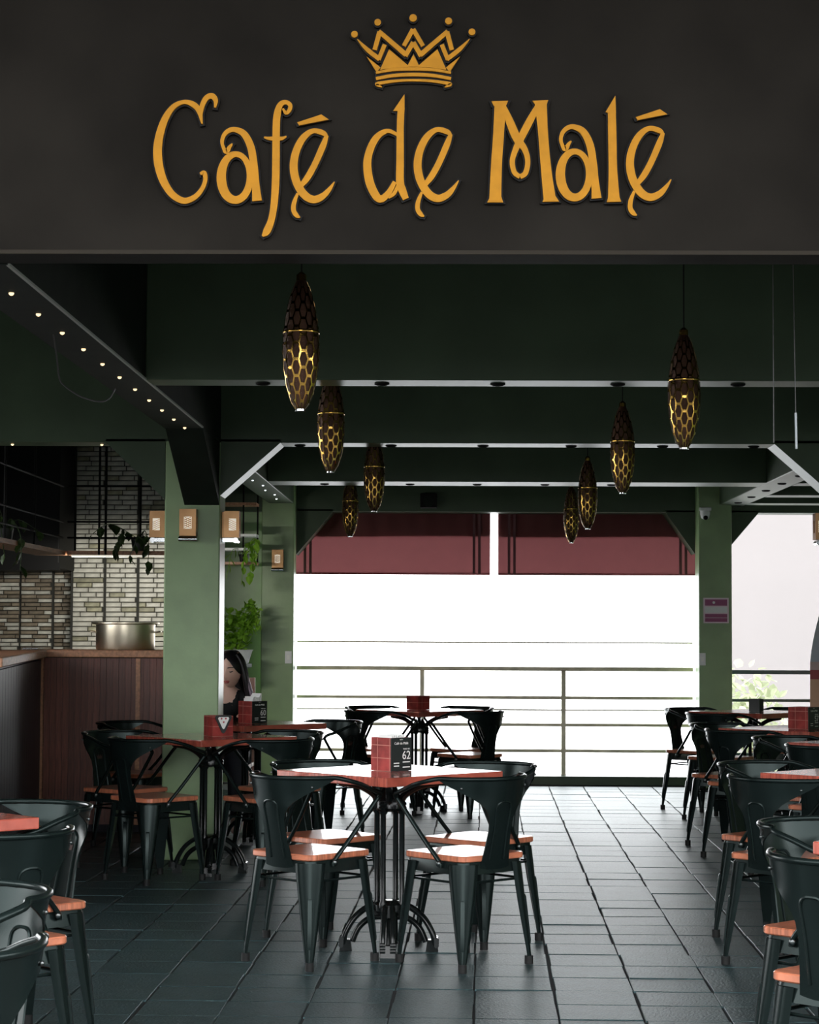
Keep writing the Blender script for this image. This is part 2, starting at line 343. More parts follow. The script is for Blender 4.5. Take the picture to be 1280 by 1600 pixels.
# awnings
def awning(x0, x1, label):
    o = thing('awning', label, 'awning', ((x0+x1)/2, 19.45, 2.5), 0, 'maroon roll-down awnings over the railing'); wd = x1 - x0
    def sheet(z0, z1, y, amp, k):
        m = MB(); nx, nz = 60, 10; P = []
        for th in (0, .003):
            for j in range(nz+1):
                for i in range(nx+1):
                    x = -wd/2 + wd*i/nx; z = z0 + (z1-z0)*j/nz
                    P.append((x, y + th + amp*math.sin(x*k + .6*j/nz)*(.3+.7*j/nz) , z + .004*math.sin(3*x)))
        fs = []; n1 = (nx+1)*(nz+1)
        for j in range(nz):
            for i in range(nx):
                a = j*(nx+1)+i; fs += [(a, a+1, a+nx+2, a+nx+1), (n1+a, n1+a+nx+1, n1+a+nx+2, n1+a+1)]
        return m.add(P, fs)
    sheet(-.607, .10, 0, .006, 9).build('lower_cloth', MAROON, o, 60)
    sheet(-.27, .10, .03, .010, 26).build('upper_fold', MAROON, o, 60)
    sheet(-.262, .10, -.03, .012, 34).build('upper_fold', MAROON, o, 60)
    MB().tube([(-wd/2, .005, -.607), (wd/2, .005, -.607)], .009).build('hem_bar', MAROON, o, 40)
    for x in (-wd/2+.10, -wd/2+.15, wd/2-.15, wd/2-.10):
        MB().box2((x-.012, -.045, -.605), (x+.012, -.034, -.02)).build('strap', mat('dark_maroon_strap', (.11,.04,.05), .8), o)
    return o
awning(-1.40, .405, 'maroon cloth awning reaching from the bronze-lamped far pillar to the bright gap')
awning(.477, 2.30, 'maroon cloth awning reaching from the bright gap to the purple-notice pillar')

# railings
def railing(name, label, x0, x1, y, rails, posts, m):
    o = thing(name, label, 'railing', ((x0+x1)/2, y, 0)); cx = (x0+x1)/2
    for nm, z, th, dp in rails:
        MB().box2((x0-cx, -dp/2, z-th/2), (x1-cx, dp/2, z+th/2)).build(nm, m, o, bevel=.003 if th > .015 else 0)
    for x in posts: MB().box2((x-cx-.02, -.02, .0), (x-cx+.02, .02, 1.03)).build('post', m, o)
    return o
RL = [('top_rail', 1.03, .036, .07), ('rail', .77, .028, .03), ('wire', .66, .013, .013), ('rail', .525, .028, .03), ('rail', .292, .028, .03), ('wire', 1.268, .014, .014)]
rr = railing('balcony_railing', 'beige slatted balcony railing across the wide bright opening below the maroon awnings', -1.352, 2.234, 19.2, RL, (-.215, 1.065), RAILW)

rg = railing('balcony_railing', 'dark green balcony railing of the narrow opening beside the pink banner', 2.526, 3.37, 19.2, [('top_rail', 1.01, .036, .05), ('rail', .755, .026, .03), ('rail', .5, .026, .03), ('rail', .27, .026, .03)], (3.335,), RAILG)

# ------------------------------------------------------------------ sign
sign = thing('cafe_sign', 'gold cafe name lettering with a crown above it on the charcoal fascia', 'sign', (0, 6.25, 2.6))
# glyph strokes drawn in sheet units (2.4615 units per 1/528 m), each point (x, y, width)
U = .40625*6.25/F
def sx(x): return (220 + .40625*x - 697)*6.25/F
def sz(y): return 1.374 + (985 - .40625*y)*6.25/F - 2.6
E1 = dict(s=[[(706,514,10),(690,499,20),(650,491,19),(612,520,26),(585,575,29),(577,635,31),(590,695,31),(620,742,31),(655,760,29),(690,747,25),(716,720,16),(736,690,3)],
             [(705,508,14),(690,550,24),(660,620,24),(632,672,24),(606,706,18)], [(594,735,10),(580,772,17),(578,802,18),(590,822,17),(603,830,5)]], p=[])
A1 = dict(s=[[(338,541,5),(328,553,13),(315,572,20),(303,556,13),(298,532,14),(306,506,16),(325,489,18),(350,486,20),(384,504,26),(410,555,29),(423,630,29),(430,700,29),(436,765,38)]],
          p=[], ring=[(352,672,56,90)])
ACC = [(590,457),(683,426),(712,446),(597,469)]
def sh(g, dx, dy, extra=()):
    return dict(s=[[(x+dx, y+dy, ww) for x, y, ww in st] for st in g['s']], p=[[(x+dx, y+dy) for x, y in p] for p in list(g['p']) + list(extra)], ring=[(a+dx, b+dy, c, d) for a, b, c, d in g.get('ring', [])])
V = 787.7
def v2(st): return [(x+V, y, ww) for x, y, ww in st]
GL = [
 dict(s=[[(219,463,6),(208,415,20),(186,388,22),(148,377,16),(106,397,20),(72,450,27),(50,530,32),(49,605,34),(68,680,31),(104,738,27),(150,765,24),(193,751,20),(222,718,17),(234,682,16),(229,656,18),(214,660,10)],
         [(212,432,14),(219,392,19),(234,362,20),(256,353,22),(271,370,19),(269,399,7)]], p=[]),
 sh(A1, 0, 0),
 dict(s=[[(533,402,6),(545,420,14),(558,410,15),(562,390,16),(545,378,17),(524,387,21),(512,422,27),(508,480,28),(508,600,29),(507,700,29),(502,780,27),(492,840,26),(474,885,28),(458,903,8)],
         [(461,516,6),(478,520,12),(508,521,17),(532,520,13),(548,512,5)]], p=[]),
 sh(E1, 0, 0, [ACC]),
 dict(s=[[(978,505,12),(938,491,17),(893,523,26),(864,600,30),(870,682,33),(895,742,31),(918,757,28),(946,733,22),(970,690,16)],
         [(993,400,27),(990,480,27),(990,600,29),(990,690,30),(1000,725,30),(1013,757,24)], [(984,700,12),(968,735,14),(945,752,10)]], p=[[(1006,346),(1006,412),(979,412),(962,412)]]),
 sh(E1, 481, -5),
 dict(s=[v2([(590,378,44),(584,500,42),(576,620,42),(571,765,46)]), v2([(600,386,16),(625,450,30),(655,520,32),(685,563,23),(697,610,20),(688,655,20),(667,670,18)]), v2([(667,670,18),(645,652,19),(637,610,20),(648,568,22),(672,515,28),(705,450,28),(735,395,22)]),
         v2([(747,378,46),(756,500,38),(768,640,40),(783,765,48)])],
      p=[[(a+V, b) for a, b in p] for p in ([(556,374),(620,372),(612,392),(565,392)], [(714,372),(776,369),(768,392),(730,392)], [(540,770),(602,770),(592,740),(556,740)], [(754,768),(818,766),(800,738),(764,740)])]),
 sh(A1, 527+V, -11),
 dict(s=[v2([(1022,400,30),(1024,520,32),(1026,640,33),(1030,767,46)])], p=[[(a+V, b) for a, b in p] for p in ([(1036,352),(1038,420),(1010,420),(998,416)], [(1002,769),(1058,767),(1046,735),(1012,735)])]),
 sh(E1, 515+V, -10, [[(x+521-513+2, y-11) for x, y in ACC]]),
]
def glyph(g, grow, y0, y1):
    m = MB()
    for st in g['s']:
        P = cr(st, 6); n = len(P); Lp, Rp = [], []
        for i, (x, y, ww) in enumerate(P):
            a = P[max(i-1,0)]; b = P[min(i+1,n-1)]; tx, ty = b[0]-a[0], b[1]-a[1]; l = math.hypot(tx, ty) or 1; hw = ww/2 + grow
            ex, ey = (0, 0)
            if grow and i in (0, n-1): s_ = -1 if i == 0 else 1; ex, ey = s_*tx/l*grow, s_*ty/l*grow
            Lp.append((x - ty/l*hw + ex, y + tx/l*hw + ey)); Rp.append((x + ty/l*hw + ex, y - tx/l*hw + ey))
        vs = [(sx(x), yy, sz(y)) for yy in (y0, y1) for pts in (Lp, Rp) for x, y in pts]
        fs = []
        for i in range(n-1):
            fs += [(i, i+1, n+i+1, n+i), (2*n+i, 3*n+i, 3*n+i+1, 2*n+i+1), (i, 2*n+i, 2*n+i+1, i+1), (n+i, n+i+1, 3*n+i+1, 3*n+i)]
        fs += [(0, n, 3*n, 2*n), (n-1, 3*n-1, 4*n-1, 2*n-1)]; m.add(vs, fs)
        y0 += .0003
    for p in g['p']:
        c = (sum(a for a, _ in p)/len(p), sum(b for _, b in p)/len(p))
        if grow: p = [(a + (a-c[0])/max(math.hypot(a-c[0], b-c[1]), 1)*grow*1.5, b + (b-c[1])/max(math.hypot(a-c[0], b-c[1]), 1)*grow*1.5) for a, b in p]
        m.prism([(sx(a), sz(b)) for a, b in p], y0, y1); y0 += .0003
    for cx, cy, rx, ry in g.get('ring', []):
        n = 40; wv = []
        for i in range(n):
            a = 2*math.pi*i/n; hw = (13 + 5*max(0, -math.cos(a)) + 2*math.sin(a)) + grow
            wv.append(((cx+(rx+hw)*math.cos(a), cy+(ry+hw)*math.sin(a)), (cx+(rx-hw)*math.cos(a), cy+(ry-hw)*math.sin(a))))
        vs = [(sx(x), yy, sz(y)) for yy in (y0, y1) for k in (0, 1) for x, y in [q_[k] for q_ in wv]]
        fs = []
        for i in range(n):
            j = (i+1) % n; fs += [(i, j, n+j, n+i), (2*n+i, 3*n+i, 3*n+j, 2*n+j), (i, 2*n+i, 2*n+j, j), (n+i, n+j, 3*n+j, 3*n+i)]
        m.add(vs, fs)
    return m
for g in GL:
    lt = glyph(g, 0, -.022, -.006).build('letter', GOLD, sign)
    glyph(g, 7, -.014, 0).build('backing', BLACK, lt)
# crown
def mir(p): return [(2*1039 - x, y) for x, y in p]
crown_p = [[(910,249),(945,168),(1018,231),(1040,188),(1061,231),(1133,168),(1168,249),(1105,240),(1039,237),(970,241)],
           [(858,197),(912,240),(897,258)], mir([(858,197),(912,240),(897,258)])]
crown_s = [[(889,172,17),(908,100,18)], [(904,98,17),(1012,192,19)], [(1008,196,18),(1039,142,18)], [(1039,142,18),(1070,196,18)], [(1066,192,19),(1173,98,17)], [(1170,100,18),(1189,172,17)],
           [(1002,156,16),(1038,90,18)], [(1038,90,18),(1077,156,16)], [(820,128,2),(858,168,16),(908,208,17)], [(904,210,16),(928,150,16)], [(1258,128,2),(1220,168,16),(1170,208,17)], [(1174,210,16),(1150,150,16)],
           [(894,261,9),(960,249,12),(1039,246,13),(1118,249,12),(1186,261,9)], [(894,284,12),(960,272,13),(1039,268,14),(1118,272,13),(1186,284,12)],
           [(918,317,4),(897,306,14),(925,299,12),(980,292,10),(1039,290,9),(1100,292,10),(1155,299,12),(1184,306,14),(1162,317,4)]]
gc = dict(s=crown_s, p=crown_p)
balls = [(810,110,13),(900,63,13),(1038,46,14.5),(1176,58,13.5),(1267,101,13)]
cm = glyph(gc, 0, -.022, -.006)
cb = glyph(gc, 6, -.014, 0)
for bx, by, r_ in balls:
    pl = [(bx + r_*math.cos(k*math.pi/9), by + r_*math.sin(k*math.pi/9)) for k in range(18)]; cm.prism([(sx(a), sz(b)) for a, b in pl], -.022, -.006)
    pl = [(bx + (r_+6)*math.cos(k*math.pi/9), by + (r_+6)*math.sin(k*math.pi/9)) for k in range(18)]; cb.prism([(sx(a), sz(b)) for a, b in pl], -.014, 0)
cro = cm.build('crown_emblem', GOLD, sign); cb.build('backing', BLACK, cro)

# ------------------------------------------------------------------ chair
def backgrid(zs, frac, off, ns=12):
    rows = []
    for z in zs:
        rows.append([backpt(z, (2*i/ns-1)*frac(z), off) for i in range(ns+1)])
    return rows
def hw(z):
    T = [(.40,.082),(.48,.070),(.56,.062),(.61,.066),(.645,.085),(.68,.125),(.71,.18),(.74,.25),(.765,.30)]
    for (a, b), (c, d) in zip(T, T[1:]):
        if z <= c: return b + (d-b)*max(0, (z-a)/(c-a))
    return T[-1][1]
def backpt(z, s, off=0):
    t = min(1, max(0, (z-.40)/.365)); Rr = .9 - .655*min(1, t*1.25)**1.5; Rr = max(Rr, .245); yb = -.178 - .075*t
    Rr -= off; a = s/(Rr+off)
    return Vector((Rr*math.sin(a), yb + off + Rr*(1-math.cos(a)), z))
def make_chair():
    o = thing('armchair', 'x', 'chair', (0,0,0), 0, 'black metal armchairs with red-brown wooden seats')
    # seat: rounded square board
    def rsq(a, r, z, n=5):
        P = []
        for cx, cy, st in ((a-r,a-r,0),(-a+r,a-r,90),(-a+r,-a+r,180),(a-r,-a+r,270)):
            for k in range(n+1): t = math.radians(st+90*k/n); P.append((cx+r*math.cos(t), cy+r*math.sin(t), z))
        return P
    MB().loft([rsq(.178,.035,.436), rsq(.182,.037,.440), rsq(.182,.037,.457), rsq(.178,.033,.461)]).build('seat', SEATW, o, 30)
    MB().loft([rsq(.172,.04,.436), rsq(.176,.042,.42), rsq(.182,.045,.385), rsq(.174,.04,.385), rsq(.170,.04,.425)]).build('seat_frame', METAL, o, 35)
    # leg, pressed and ribbed
    lm = MB(); d = Vector((1,1,0)).normalized(); t = Vector((-1,1,0)).normalized(); rings = []
    for z, c, ww, dp in ((.425,.234,.124,.056),(.36,.242,.114,.055),(.27,.252,.094,.05),(.16,.265,.068,.04),(.07,.275,.045,.03),(.03,.278,.034,.025)):
        ring = []
        for k in range(9):
            a = math.radians(-95 + 190*k/8); ring.append(d*(c - dp*.6 + dp*.6*math.cos(a)) + t*(ww/2*math.sin(a)) + Vector((0,0,z)))
        ring += [d*(c-dp*.62) + t*(ww*.36) + Vector((0,0,z)), d*(c-dp*.62) - t*(ww*.36) + Vector((0,0,z))]
        rings.append(ring)
    lm.loft(rings)
    rb = []
    for z, c in ((.285,.249),(.275,.2535),(.10,.2735),(.085,.2725)):
        h2 = .0085; rb.append([d*(c+.003) + t*h2 + Vector((0,0,z)), d*(c-.012) + t*(h2+.004) + Vector((0,0,z)), d*(c-.012) - t*(h2+.004) + Vector((0,0,z)), d*(c+.003) - t*h2 + Vector((0,0,z))])
    lm.loft(rb)
    lme = lm.mesh('leg', METAL, 35)
    fm = MB(); fm.loft([[d*(.268 + .018*math.cos(a))+t*(.018*math.sin(a))+Vector((0,0,z)) for a in [math.pi*2*k/10 for k in range(10)]] for z in (0, .034)])
    fme = fm.mesh('foot', RUBBER, 40)
    for k in range(4):
        l = put('leg', lme, o, rot=(0,0,k*math.pi/2)); put('foot', fme, l)
    sme = MB().tube([(-.165,.168,.352),(.165,.168,.352)], .0055, 6).mesh('stretcher', METAL, 40)
    for k in range(4): put('stretcher', sme, o, rot=(0,0,k*math.pi/2))
    # backrest sheet
    zs = [.40 + .365*k/16 for k in range(17)]; A = backgrid(zs, hw, .003); B = backgrid(zs, hw, -.002); n = 13; nz = len(zs)
    m = MB(); vs = [p for r in A for p in r] + [p for r in B for p in r]; N = n*nz; fs = []
    for j in range(nz-1):
        for i in range(n-1):
            a = j*n+i; fs += [(a, a+1, a+n+1, a+n), (N+a, N+a+n, N+a+n+1, N+a+1)]
        for i in (0, n-1): fs.append((j*n+i, (j+1)*n+i, N+(j+1)*n+i, N+j*n+i))
    for i in range(n-1):
        for j in (0, nz-1): fs.append((j*n+i, j*n+i+1, N+j*n+i+1, N+j*n+i))
    bk = m.add(vs, fs).build('backrest', METAL, o, 50)
    r = MB()
    for off in (.004, -.003):
        half_r = [(.44,.040),(.56,.036),(.64,.040),(.665,.036),(.676,.02)]
        pts = [backpt(z, -x, off) for z, x in half_r] + [backpt(.678, 0, off)] + [backpt(z, x, off) for z, x in half_r[::-1]]
        r.tube(cr(pts, 3), .0045, 6)
    r.build('pressed_rib', METAL, bk, 50)
    e = MB(); em = mat('faded_print', (.045, .022, .019), .5, spec=.2) if 'faded_print' not in bpy.data.materials else bpy.data.materials['faded_print']
    ol = [(-.018,.615),(-.023,.637),(-.014,.627),(-.008,.643),(0,.629),(.008,.643),(.014,.627),(.023,.637),(.018,.615)]
    fr = [backpt(z, x, .0040) for x, z in ol]; c0 = len(fr); fr.append(backpt(.621, 0, .0040))
    e.add(fr, [(i, (i+1) % c0, c0) for i in range(c0)]).build('emblem', em, bk)
    # arm rail
    half = [backpt(.772, s, 0) for s in (0, .08, .16, .24, .30)]
    half += [Vector(p) for p in ((.262,-.06,.764),(.272,.02,.743),(.268,.085,.719),(.255,.145,.702),(.241,.160,.685),(.230,.146,.663),(.203,.03,.52),(.189,-.045,.437),(.186,-.055,.41))]
    full = [Vector((-p.x, p.y, p.z)) for p in half[:0:-1]] + half
    MB().tube(cr(full, 4), .0095, 8).build('arm_rail', METAL, o, 50)
    rv = MB()
    for s in (-1, 1): rv.ellipsoid((s*.192, -.048, .425), (.010, .013, .013), 8, 5)
    for s in (-1, 1):
        p = backpt(.735, s*.2, -.003); rv.ellipsoid(p, (.006,.006,.006), 8, 5)
    rv.build('rivet', mat('steel_rivet', (.12,.13,.13), .3, metal=1), o, 50); rv_o = [x for x in COL.objects if x.name.startswith('rivet')][-1]; rv_o['kind'] = 'stuff'
    return o
D = math.radians
FL, FR, BL, BR = D(-45), D(45), D(-135), D(135)      # near-left, near-right, far-left, far-right chair of a table
chairs = [
 (-.56, 8.86, FL+D(3), 'white-seated black armchair, its back to us, left of the pedestal below card 62'),
 (.08, 8.84, FR-D(2), 'white-seated black armchair, its back to us, right of the pedestal below card 62'),
 (-.53, 9.52, BL, 'black armchair on the far left side of the card 62 table, behind its near neighbour'),
 (.15, 9.47, BR+D(4), 'black armchair on the far right of the card 62 table, rounded arm by the aisle'),
 (-1.60, 11.66, FL, 'black armchair nearest us at the white-triangle box table before the green pillar'),
 (-1.85, 12.26, BL+D(8), 'black armchair at the white-triangle box table standing closest to the mahogany bar front'),
 (-.98, 11.66, FR, 'black armchair at the white-triangle box table, its back just behind the card 62 table'),
 (-.97, 12.40, BR, 'black armchair at the far right of the triangle-box table, in front of the red-edged table'),
 (-1.98, 13.55, BL+D(20), 'black armchair half hidden between the bar front and the near green pillar'),
 (-.80, 13.85, BR-D(6), 'black armchair at the right side of the red-edged table where the woman sits'),
 (-.50, 15.80, FL, 'black armchair on the near left side of the lone table before the beige railing'),
 (.18, 15.80, FR, 'black armchair on the near right side of the lone table before the beige railing'),
 (-.53, 16.50, BL, 'black armchair on the far left side of the lone table before the beige railing'),
 (.12, 16.50, BR, 'black armchair on the far right side of the lone table before the beige railing'),
 (1.95, 16.47, BL, 'black armchair beside the purple-notice pillar, slim back in profile against the bright railing'),
 (2.02, 15.62, FL, 'black armchair with back to the camera at the table below the purple notice'),
 (2.68, 16.58, BR, 'black armchair beyond the purple-notice table, only its arm loop showing by the banner'),
 (1.83, 13.72, BL, 'black armchair on the aisle, second from the railing in the right-hand row'),
 (1.845, 13.02, FL, 'black armchair on the aisle, third from the railing in the right-hand row'),
 (1.99, 12.02, BL, 'black armchair in the right-hand row, fourth from the railing, its bright rim above lit seat'),
 (2.06, 11.30, FL, 'black armchair in the right-hand row, fifth from the railing, low dark back'),
 (1.49, 9.63, BL, 'black armchair facing us at the aisle side of the wine-red table'),
 (1.43, 8.85, FL, 'black armchair with its broad back to us at the aisle side of the wine-red table'),
 (1.235, 6.66, BL, 'black armchair facing us with faded emblem, by the orange table corner at right edge'),
 (1.13, 5.78, FL, 'black armchair cut by the right edge at the bottom, closest of the right-hand row'),
 (-1.45, 7.14, BR, 'black armchair beyond the orange-edged table corner at the left edge, inner back lit teal'),
 (-1.37, 6.34, FR, 'black armchair with dark back just below the orange-edged table corner at the left edge'),
 (-1.15, 4.80, BR, 'black armchair at the lower left with teal inner back, pressed arch and emblem facing us'),
 (-1.02, 4.06, FR, 'black armchair at the very bottom left, its back crossing below the teal chair'),
]
c0 = make_chair()
for i, (x, y, rz, lb) in enumerate(chairs):
    if i == 0: c0.location = (x, y, 0); c0.rotation_euler = (0,0,rz); c0['label'] = lb
    else: dup(c0, (x, y, 0), rz, lb)

# ------------------------------------------------------------------ tables
def make_table():
    o = thing('cafe_table', 'x', 'table', (0,0,0), 0, 'square wooden cafe tables on iron pedestals')
    MB().box2((-.345,-.345,.732), (.345,.345,.770)).build('tabletop', TOPW, o, bevel=.004)
    bm = MB()
    for k in range(4):
        bm.m = Matrix.Rotation(k*math.pi/2 + math.pi/4, 4, 'Z'); bm.tube(cr([(.04,0,.60),(.06,0,.66),(.13,0,.705),(.22,0,.722)], 4), [.016]*12+[.012], 8); bm.box((.18,0,.727), (.20,.035,.010))
    bm.m = Matrix.Identity(4); bm.lathe([(.05,.60),(.062,.61),(.062,.64),(.05,.66),(.03,.70)], n=16); bm.build('top_bracket', IRON, o, 40)
    cme = MB().lathe([(.017,.19),(.017,.21),(.012,.22),(.012,.585),(.016,.59),(.021,.60),(.016,.607),(.021,.615),(.016,.622),(.021,.63),(.014,.64)], (.060,0,0), 10).mesh('column', IRON, 40)
    for k in range(4): put('column', cme, o, rot=(0,0,k*math.pi/2 + .35))
    h = MB().lathe([(.055,.165),(.07,.175),(.07,.20),(.045,.215)], n=16).lathe([(.02,.12),(.035,.14),(.055,.165)], n=16); h.build('hub', IRON, o, 40)
    l = MB()
    for sgn in (-1, 1):
        l.tube(cr([(.02,sgn*.013,.195),(.08,sgn*.016,.192),(.145,sgn*.02,.145),(.185,sgn*.022,.08),(.198,sgn*.022,.03)], 4), .012, 8)
    l.tube(cr([(.02,0,.145),(.08,0,.14),(.13,0,.10),(.158,0,.04)], 4), .013, 8)
    l.box((.06,0,.167), (.05,.016,.045))
    lme = l.mesh('leg', IRON, 45)
    f = MB(); f.loft([[(.158,-.02,0),(.212,-.034,0),(.212,.034,0),(.158,.02,0)], [(.165,-.02,.05),(.206,-.03,.05),(.206,.03,.05),(.165,.02,.05)]])
    for sgn in (-1,1):
        for z in (.028,.040,.052): f.tube([(.204,sgn*.022-.012,z),(.204,sgn*.022+.012,z)], .011, 8)
    fme = f.mesh('foot', IRON, 40)
    for k in range(4):
        q = put('leg', lme, o, rot=(0,0,k*math.pi/2 + math.pi/4)); put('foot', fme, q)
    return o
T45 = D(45)
tables = [
 (-.24, 9.15, T45, 'square wooden table whose white-glaring top carries the box with card 62'),
 (-1.33, 12.02, T45, 'square wooden table with the white triangle box, in front of the near green pillar'),
 (-1.26, 13.75, T45, 'square wooden table with glowing red edge where the woman sits'),
 (-.20, 16.15, T45, 'square wooden table standing alone before the railing, silhouetted against the light'),
 (2.33, 16.15, T45, 'square wooden table below the pillar with the purple notice, nearest the dark green railing'),
 (2.20, 13.35, T45, 'square wooden table of the right-hand row with a large dark box on its white-glaring top'),
 (2.36, 11.68, T45, 'square wooden table of the right-hand row behind the wine-red one, only a pale corner showing'),
 (1.84, 9.15, T45, 'square wooden table with wine-red edge and pale glare at the right edge'),
 (1.55, 6.17, T45, 'square wooden table at the right edge showing only one bright orange corner'),
 (-1.79, 6.80, T45, 'square wooden table at the left edge showing only its bright orange edge'),
]
t0 = make_table()
for i, (x, y, rz, lb) in enumerate(tables):
    if i == 0: t0.location = (x, y, 0); t0.rotation_euler = (0,0,rz); t0['label'] = lb
    else: dup(t0, (x, y, 0), rz, lb)

# ------------------------------------------------------------------ table boxes
def text_mesh(body, size, name='lettering'):
    c = bpy.data.curves.new(name, 'FONT'); c.body = body; c.size = size; c.extrude = .0004; c.align_x = 'CENTER'; c.align_y = 'CENTER'
    o = bpy.data.objects.new(name, c); COL.objects.link(o); dg = bpy.context.evaluated_depsgraph_get()
    me = bpy.data.meshes.new_from_object(o.evaluated_get(dg)); bpy.data.objects.remove(o); me.materials.clear(); me.materials.append(INK); return me
def holder(x, y, rz, label, card=None, tri=False, wd=.122, h=.142, tissue=0, dark=False):
    z0 = .771; o = thing('napkin_box', label, 'napkin box', (x, y, z0), rz, 'napkin boxes on the tables'); a = wd/2
    b = MB(); b.box2((-a,-a,0),(a,a,.006)); b.box2((-a,-a,.006),(a,-a+.008,h)); b.box2((-a,a-.008,.006),(a,a,h)); b.box2((-a,-a+.008,.006),(-a+.008,a-.008,h)); b.box2((a-.008,-a+.008,.006),(a,a-.008,h))
    b.build('box_body', CARD if dark else HOLD, o)
    if card:
        # printed card on the +x face
        p = MB().box2((a, -a, 0), (a+.003, a, h)).build('number_card', CARD, o)
        def txt(body, size, yy, zz):
            put('lettering', text_mesh(body, size), p, loc=(a+.0034, yy, zz), rot=(math.pi/2, 0, math.pi/2))
        txt('Café de Malé', .0155, 0, h*.83); txt('TABLE NO', .0085, .030, h*.66); txt(card, .050, .030, h*.46)
        m = MB()
        for yy, zz, ww in ((.030,.038,.042),(.030,.016,.042),(-.028,.034,.032),(-.028,.022,.030)): m.box2((a+.003, yy-ww/2, zz-.0022), (a+.0036, yy+ww/2, zz+.0022))
        tag(m.build('print_line', INK, p), kind='stuff')
        MB().prism([(-.008,h*.93),(.008,h*.93),(.011,h*.97),(.004,h*.95),(0,h*.975),(-.004,h*.95),(-.011,h*.97)], 0, .0006).build('crown_print', INK, p, loc=(a+.003,0,0), rot=(0,0,math.pi/2))
    if tri:
        def rt(s, dz): 
            P = []
            for cx, cz, st in ((-.030,.106,60),(0,.044,240),(.030,.106,-60)):
                pass
            pts = [(-.034,.112),(.034,.112),(.040,.102),(.008,.038),(0,.032),(-.008,.038),(-.040,.102)]
            cz = .088; return [(px_*s, cz + (pz_-cz)*s) for px_, pz_ in pts]
        p = MB().prism(rt(1.3, 0), -.004, 0).build('triangle_plate', CARD, o, loc=(a+.004,0,0), rot=(0,0,math.pi/2))
        MB().prism(rt(.85, 0), -.006, -.004).build('triangle_face', PAPER, p)
        q = MB()
        for cx, cz in ((-.013,.100),(.013,.100),(0,.080)): q.prism([(cx+.006*math.cos(k), cz+.006*math.sin(k)) for k in range(6)], -.0066, -.006)
        q.build('red_print', BANR, p)['kind'] = 'stuff'
    if tissue:
        tz = thing('napkin_stack', label.replace('box', 'box holder')[:0] + tissue, 'napkins', (x, y, z0+.007), rz)
        m = MB(); big = 1 if tri or card == '60' else .12
        for k in range(7): m.box((0, -.036+.012*k, (h+.02*big)/2 + (.008*math.sin(k*1.3) + .004*k)*big), (.085, .006, h), rx=.05*math.sin(k))
        m.build('napkin', PAPER, tz)['kind'] = 'stuff'
    return o
holder(-.235, 9.15, D(-45), 'red box with black card 62 on the table in front', '62', tissue='white napkins peeping out of the box with card 62')
holder(-1.29, 12.02, D(-60), 'red gridded box with a white triangle in black on the table before the near pillar', tri=True, wd=.125, h=.115)
holder(-1.25, 13.70, D(-42), 'dark red napkin box with pale printed card on the red-edged table beside the woman', '60', wd=.13, h=.142, tissue='white napkins bulging from the dark red box beside the woman')
holder(-.21, 16.15, D(45), 'maroon box on the table that stands alone before the railing', wd=.125, h=.105)
holder(2.36, 16.15, D(-30), 'small dark box on the table below the purple notice', wd=.085, h=.095, dark=True)
holder(2.24, 13.30, D(-40), 'large dark box on the white-glaring table of the right-hand row', '57', wd=.14, h=.135)

# ------------------------------------------------------------------ pendants
def make_pendant():
    o = thing('pendant_lamp', 'x', 'pendant lamp', (0,0,0), 0, 'long perforated brass pendant lamps'); H = .46
    def rad(v): return .066*math.sin(math.pi*(.030 + .93*v**.90))**.60
    MB().lathe([(rad(k/28)-.0015, H*k/28) for k in range(29)], n=28).build('shade', PERF, o, 60)
    fr = MB(); nc = 8; ch = .058; rows = int(H*.97/ch)*1
    for i in range(nc*2):
        for j in range(-1, rows+1):
            if (i % 2): cz = (j+.5)*ch
            else: cz = j*ch
            ct = i*math.pi/nc; da = math.pi/nc
            P = []
            for k in range(6):
                a = k*math.pi/3; P.append((ct + da*.667*math.cos(a), cz + ch*.577*math.sin(a)))
            def on(tt, z, e):
                z = min(max(z, .004), H-.004); r_ = rad(z/H) + e; return (r_*math.cos(tt), r_*math.sin(tt), z)
            if max(p[1] for p in P) < .006 or min(p[1] for p in P) > H-.006: continue
            I = [(ct + (t-ct)*.82, cz + (z-cz)*.82) for t, z in P]
            fr.add([on(t, z, .0012) for t, z in P] + [on(t, z, .0012) for t, z in I], [(k, (k+1)%6, 6+(k+1)%6, 6+k) for k in range(6)])
    fr.build('hexagon_lattice', BRASS, o, 60)
    b = MB()
    for z in (H*.60,): b.lathe([(rad(z/H)+.0016, z-.004), (rad(z/H)+.0026, z), (rad(z/H)+.0016, z+.004)], n=28)
    b.build('seam_band', BRASS, o, 60)
    ri = MB(); r0 = rad(0); pr = [(r0-.004, -.001), (r0+.003, -.003), (r0+.003, .003), (r0-.004, .003)]; ri.lathe(pr, n=24); ri.build('bottom_rim', CHROME, o, 50)
    MB().lathe([(.018,H-.008),(.018,H+.02),(.006,H+.03)], n=12).build('cap', BRASS, o, 40)
    MB().tube([(0,0,H+.025),(0,0,CZ-2.09)], .003, 6).build('cord', BLACK, o)
    return o
pend = [(-.515,7.4,2.146,'brass pendant lamp nearest the sign, large with clear hexagon pattern, in the left row'), (-.545,9.9,2.115,'brass pendant lamp second in the left row, hanging just behind the first crossbeam'),
        (-.446,13.0,2.105,'brass pendant lamp third in the left row, hanging behind the second crossbeam'), (-.752,16.5,2.105,'brass pendant lamp last in the left row, over the maroon awning'),
        (.957,8.5,2.11,'brass pendant lamp nearest in the right row, across the first crossbeam'), (.935,11.2,2.105,'brass pendant lamp second in the right row, across the second crossbeam'),
        (.95,14.2,2.06,'brass pendant lamp third in the right row, tip over the right awning'), (1.03,17.4,2.10,'brass pendant lamp last and smallest in the right row, before the right awning')]
p0 = make_pendant()
